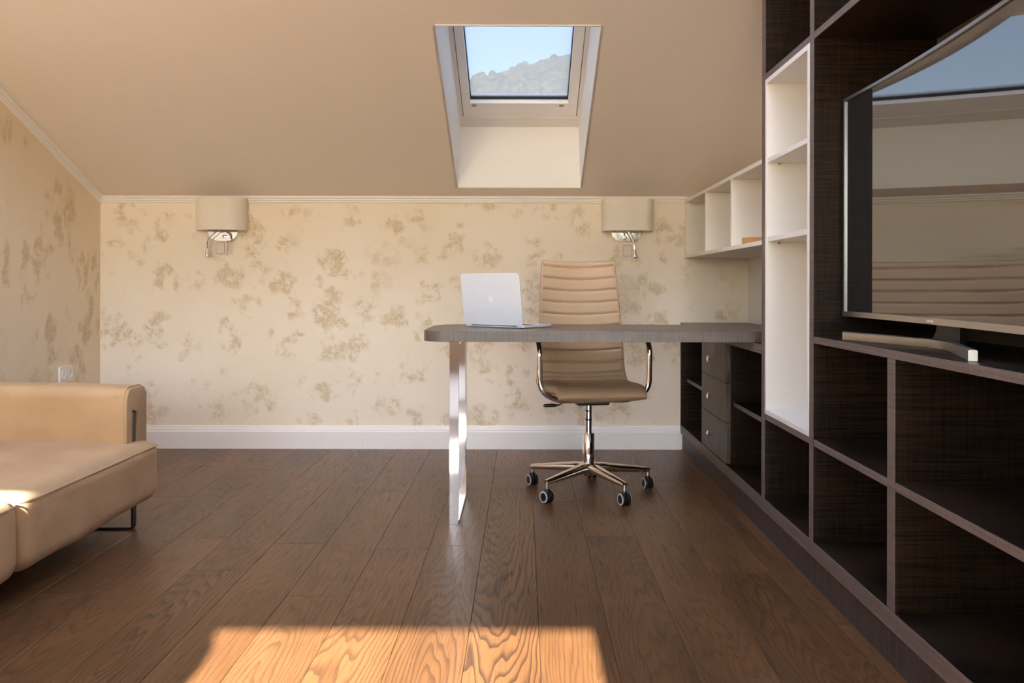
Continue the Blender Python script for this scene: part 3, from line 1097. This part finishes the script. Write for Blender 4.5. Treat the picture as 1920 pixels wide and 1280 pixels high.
# far arm: a bolster folded over a steel bar
ay0, ay1, azt = 3.247, 3.425, 0.546
prof = []
def arc(cy, cz, r, a0, a1, n=7):
    for k in range(n + 1):
        a = math.radians(a0 + (a1 - a0) * k / n)
        prof.append((cy + r * math.cos(a), cz + r * math.sin(a)))
prof.append((ay0, 0.30)); 
arc(ay0 + .05, azt - .05, .05, 180, 90)
arc(ay1 - .06, azt - .06, .06, 90, 0)
prof.append((ay1, 0.30))
prof += [(3.345, 0.30), (3.343, 0.442), (3.292, 0.458), (3.290, 0.30)]
xa, xb = SXB, -1.508
bm = bmesh.new()
nseg = 46
rings = []
pc = Vector((sum(p[0] for p in prof) / len(prof), sum(p[1] for p in prof) / len(prof)))
for i in range(nseg + 1):
    u = i / nseg
    xx = xa + (xb - xa) * (1 - (1 - u) ** 1.6)
    e = min(1, (xb - xx) / .018) if xx > xb - .018 else 1
    e = math.sqrt(max(0, 1 - (1 - e) ** 2)) if e < 1 else 1
    ring = []
    for j, (yy, zz) in enumerate(prof):
        inn = 1 - (1 - e) * 0.06
        yv = pc.x + (yy - pc.x) * inn; zv = pc.y + (zz - pc.y) * inn
        if j < len(prof) - 4 and j > 0:
            near = math.exp(-((xb - xx) / .10))
            wr = 0.003 * noise.noise(Vector((xx * 4, yy * 6, zz * 6))) + 0.0035 * near * math.sin(zz * 330 + 3 * noise.noise(Vector((xx * 9, zz * 20, 0)))) \
                 + 0.004 * noise.noise(Vector((xx * 13 + zz * 9, 2.2, zz * 5))) * (1 if zz > .42 else .3)
            d = Vector((yy - pc.x, zz - pc.y)).normalized()
            yv += d.x * wr; zv += d.y * wr
        zv += 0.022 * (xb - xx) * min(1, max(0, (zz - .35) / .1))
        ring.append(bm.verts.new((xx, yv, zv)))
    rings.append(ring)
n_ = len(prof)
for i in range(nseg):
    for k in range(n_):
        bm.faces.new((rings[i][k], rings[i][(k + 1) % n_], rings[i + 1][(k + 1) % n_], rings[i + 1][k]))
bm.faces.new(rings[0]); bm.faces.new(rings[-1])
arm = from_bm('arm', bm, 'suede', sofa)
auto_smooth(arm, 50)
tube('piping', [(xb - .012, y, z) for y, z in [(p[0], p[1]) for p in prof[:17]]], .003, 'suede', arm, n=6)
box('arm_bracket', -1.60, -1.514, 3.298, 3.337, 0.30, 0.448, 'darksteel', sofa, 0.002)
cushion('backrest', SXB - .01, -2.17, 1.45, 3.23, 0.088, 0.60, 0.06, 'suede', sofa, crown=0.01, wob=0.005, seed=9)
# sled legs of flat dark steel
for yy in (3.29, 1.62):
    pts = round_path([(-1.50, yy, 0.092), (-1.50, yy, 0.0042), (-2.30, yy, 0.0042), (-2.30, yy, 0.092)], .012)
    tube('sled_leg', pts, 1.0, 'darksteel', sofa, sec=[(-.004, -.014), (.004, -.014), (.004, .014), (-.004, .014)], up=(1, 0, 0))

# ------------------------------------------------------------------ wall lamps
def shade_outline(w, d, n=26, p=2.7):
    o = []
    for k in range(n + 1):
        a = PI * k / n
        o.append((w * math.copysign(abs(math.cos(a)) ** (2 / p), math.cos(a)), -d * abs(math.sin(a)) ** (2 / p)))
    return o
def sconce(xc, label, arm_pts, head_dir, knob_at, p_exp):
    t_ = thing('wall_lamp', label, 'wall lamp', (xc, YB, 1.25), 0, 'wall lamps on the plaster wall')
    z0, z1 = 0.0, 0.183
    o = shade_outline(0.144, 0.115, p=p_exp)
    oi = shade_outline(0.1415, 0.1125, p=p_exp)
    n = len(o)
    yo = -0.012
    v = [(a, b + yo, z) for z in (z0, z1) for a, b in o] + [(a, b + yo, z) for z in (z0, z1) for a, b in oi]
    f = []
    for i in range(n - 1):
        f.append((i, i + 1, n + i + 1, n + i))
        f.append((2 * n + i + 1, 2 * n + i, 3 * n + i, 3 * n + i + 1))
        f.append((i + 1, i, 2 * n + i, 2 * n + i + 1))
        f.append((n + i, n + i + 1, 3 * n + i + 1, 3 * n + i))
    f += [(0, n, 3 * n, 2 * n), (n - 1, 2 * n - 1, 4 * n - 1, 3 * n - 1)]
    sh = from_py('lamp_shade', v, f, 'shade', t_, ws=False)
    auto_smooth(sh, 40)
    # chrome wall plate with rounded bottom
    pl = [(-.085, .12), (.085, .12)] + [(0.085 * math.copysign(abs(math.cos(a)) ** .75, math.cos(a)), -0.058 * abs(math.sin(a)) ** .75 + .0) for a in [-PI * k / 20 for k in range(21)]]
    prism('back_plate', pl, 'y', -.014, -.001, 'chrome', t_, 0.002, ws=False)
    # bulb holder inside the shade
    lathe('bulb_holder', [(.014, .02), (.014, .07), (.011, .075)], 'plate', t_, ws=False, n=14, origin=(0, -.06, 0))
    tube('holder_arm', [(0, -.012, .03), (0, -.06, .03)], .006, 'chrome', t_, ws=False, n=8)
    lathe('switch_knob', [(.006, 0), (.006, .008), (.009, .010), (.009, .020), (.006, .022)], 'chrome', t_, ws=False, n=14, origin=(knob_at[0], -.013, knob_at[1]), axis=(0, -1, 0))
    ap = catmull(arm_pts, 26)
    ga = tube('reading_arm', ap, .0042, 'chrome', t_, ws=False, n=8)
    lathe('reading_head', [(.005, -.004), (.0075, .004), (.009, .016), (.0125, .034), (.0135, .044), (.0125, .046)], 'chrome', ga, ws=False, n=16, origin=arm_pts[-1], axis=head_dir)
    return t_
S1x = -1.7270
sconce(S1x, 'cream half oval wall lamp with chrome plate, near the gable wall',
       [(.055, -.016, -.052), (.045, -.030, -.020), (.020, -.045, -.003), (-.018, -.055, -.004), (-.048, -.058, -.030), (-.068, -.058, -.048), (-.074, -.058, -.085), (-.073, -.058, -.105)],
       (0.03, 0, -1), (.014, -.032), 2.4)
S2x = (1178.5 - 981) * .003
sconce(S2x, 'cream half oval wall lamp above the leather office chair',
       [(-.010, -.014, -.020), (-.012, -.045, -.010), (.004, -.060, -.004), (.022, -.064, -.020), (.032, -.064, -.055), (.038, -.064, -.085), (.040, -.064, -.105)],
       (0.10, 0, -1), (-.008, -.036), 4.2)

# ------------------------------------------------------------------ switches and socket
def switch(xc, zc_, label):
    t_ = thing('light_switch', label, 'light switch', (xc, YB, zc_), 0, 'rocker switches under the wall lamps')
    prism('plate', rrect(-.039, .039, -.039, .039, .004), 'y', -.012, -.0005, 'plate', t_, 0.0015, ws=False)
    prism('rocker_gap', rrect(-.0245, .0245, -.0315, .0315, .003), 'y', -.0126, -.010, 'seam', t_, ws=False)  # dark border coloured in for the shaded gap round the rocker
    prism('rocker', rrect(-.022, .022, -.029, .029, .002), 'y', -.0165, -.010, 'plate', t_, 0.001, ws=False)
    return t_
switch((414.5 - 981) * .003072, .94 + (535 - 466.5) * .003072, 'square ivory rocker switch under the lamp near the gable wall')
switch((1176 - 981) * .003072, .94 + (535 - 470) * .003072, 'square ivory rocker switch under the lamp above the office chair')
so = thing('wall_socket', 'white double power socket on the gable wall above the sofa arm', 'socket', (XL, 1600 * .002836, 0.466))
prism('plate', rrect(-.066, .066, -.041, .041, .006), 'x', XL + .0005, XL + .011, 'socket', None, 0.002)
pl = bpy.context.scene.objects[-1] if False else COL.objects[-1]
pl.name = 'plate'
for vtx in pl.data.vertices:
    vtx.co.y += 1600 * .002836; vtx.co.z += 0.466
pl.parent = so; pl.matrix_parent_inverse = Matrix.Translation(-Vector(so.location))
for s in (-1, 1):
    oy = 1600 * .002836 + s * .030
    cup = lathe('socket_cup', [(.0235, 0), (.0235, .0035), (.0205, .0035), (.0195, -.009), (.001, -.009)], 'socket', so, n=24, origin=(XL + .0105, oy, .466), axis=(1, 0, 0))
    for z in (-.009, .009):
        lathe('pin_hole', [(.003, 0), (.003, .0008)], 'black', cup, n=8, origin=(XL + .0018, oy, .466 + z), axis=(1, 0, 0))

# ------------------------------------------------------------------ television
tv = thing('television', 'large curved black television on a silver stand in the dark shelving', 'television', (1.0, 2.07, 0.783))
YL, YRt = 2.640, 1.500           # far and near ends
XLt, XRt, SAG = 0.993, 0.948, 0.023
TZ0, TZ1 = 0.8476, 1.5175
def tvx(u):                      # u: 0 far end .. 1 near end
    return XLt + (XRt - XLt) * u + SAG * 4 * u * (1 - u)
NU = 40
def tv_strip(name, u0, u1, z0, z1, d0, d1, mat, par, n=NU):
    """curved slab between depth offsets d0 (front) and d1 (back)"""
    v = []
    for i in range(n + 1):
        u = u0 + (u1 - u0) * i / n
        y = YL + (YRt - YL) * u
        for d in (d0, d1):
            for z in (z0, z1):
                v.append((tvx(u) + d, y, z))
    f = []
    for i in range(n):
        a = i * 4; b = a + 4
        f += [(a, b, b + 1, a + 1), (a + 2, a + 3, b + 3, b + 2), (a, a + 2, b + 2, b), (a + 1, b + 1, b + 3, a + 3)]
    f += [(0, 1, 3, 2), (n * 4, n * 4 + 2, n * 4 + 3, n * 4 + 1)]
    o = from_py(name, v, f, mat, par)
    auto_smooth(o, 30)
    return o
BZ = 0.011
tv_strip('screen', 0.008, 0.992, TZ0 + BZ + .004, TZ1 - BZ * .8, 0.001, 0.006, 'screen', tv)
tv_strip('rear_housing', 0.004, 0.996, TZ0 + .006, TZ1 - .004, 0.006, 0.040, 'black', tv)
tv_strip('bezel', 0, 1, TZ0, TZ0 + BZ + .004, -0.006, 0.012, 'brushed', tv)
tv_strip('bezel', 0, 1, TZ1 - BZ * .8, TZ1, -0.004, 0.012, 'bezel', tv)
tv_strip('bezel', 0, 0.008, TZ0 + BZ + .004, TZ1 - BZ * .8, -0.004, 0.012, 'bezel', tv, 2)
tv_strip('bezel', 0.992, 1, TZ0 + BZ + .004, TZ1 - BZ * .8, -0.004, 0.012, 'bezel', tv, 2)
# v-shaped stand
yc_ = 2.10
sp = round_path([(0.941, yc_ + .395, .7955), (1.060, yc_ + .03, .7955), (0.941, yc_ - .315, .7955)], .11, 12)
st = tube('stand_foot', sp, 1.0, 'brushed', tv, sec=[(-.0115, -.009), (.0095, -.009), (.0115, -.006), (.0115, .006), (.0095, .009), (-.0115, .009)], up=(0, 0, 1))
neck = [(yc_ - .055, .79), (yc_ + .12, .79)]
for k in range(9):
    a = math.radians(270 - 80 * k / 8)
    neck.append((yc_ + .12 + .07 * math.cos(a) , .862 + .066 * math.sin(a)))
neck += [(yc_ + .045, .90), (yc_ - .055, .90)]
prism('stand_neck', neck, 'x', 1.046, 1.062, 'darksteel', tv, 0.001)
bx = box('badge', tvx(.5) - .0072, tvx(.5) - .006, 2.052, 2.088, TZ0 + .0045, TZ0 + .0105, 'chrome', tv)
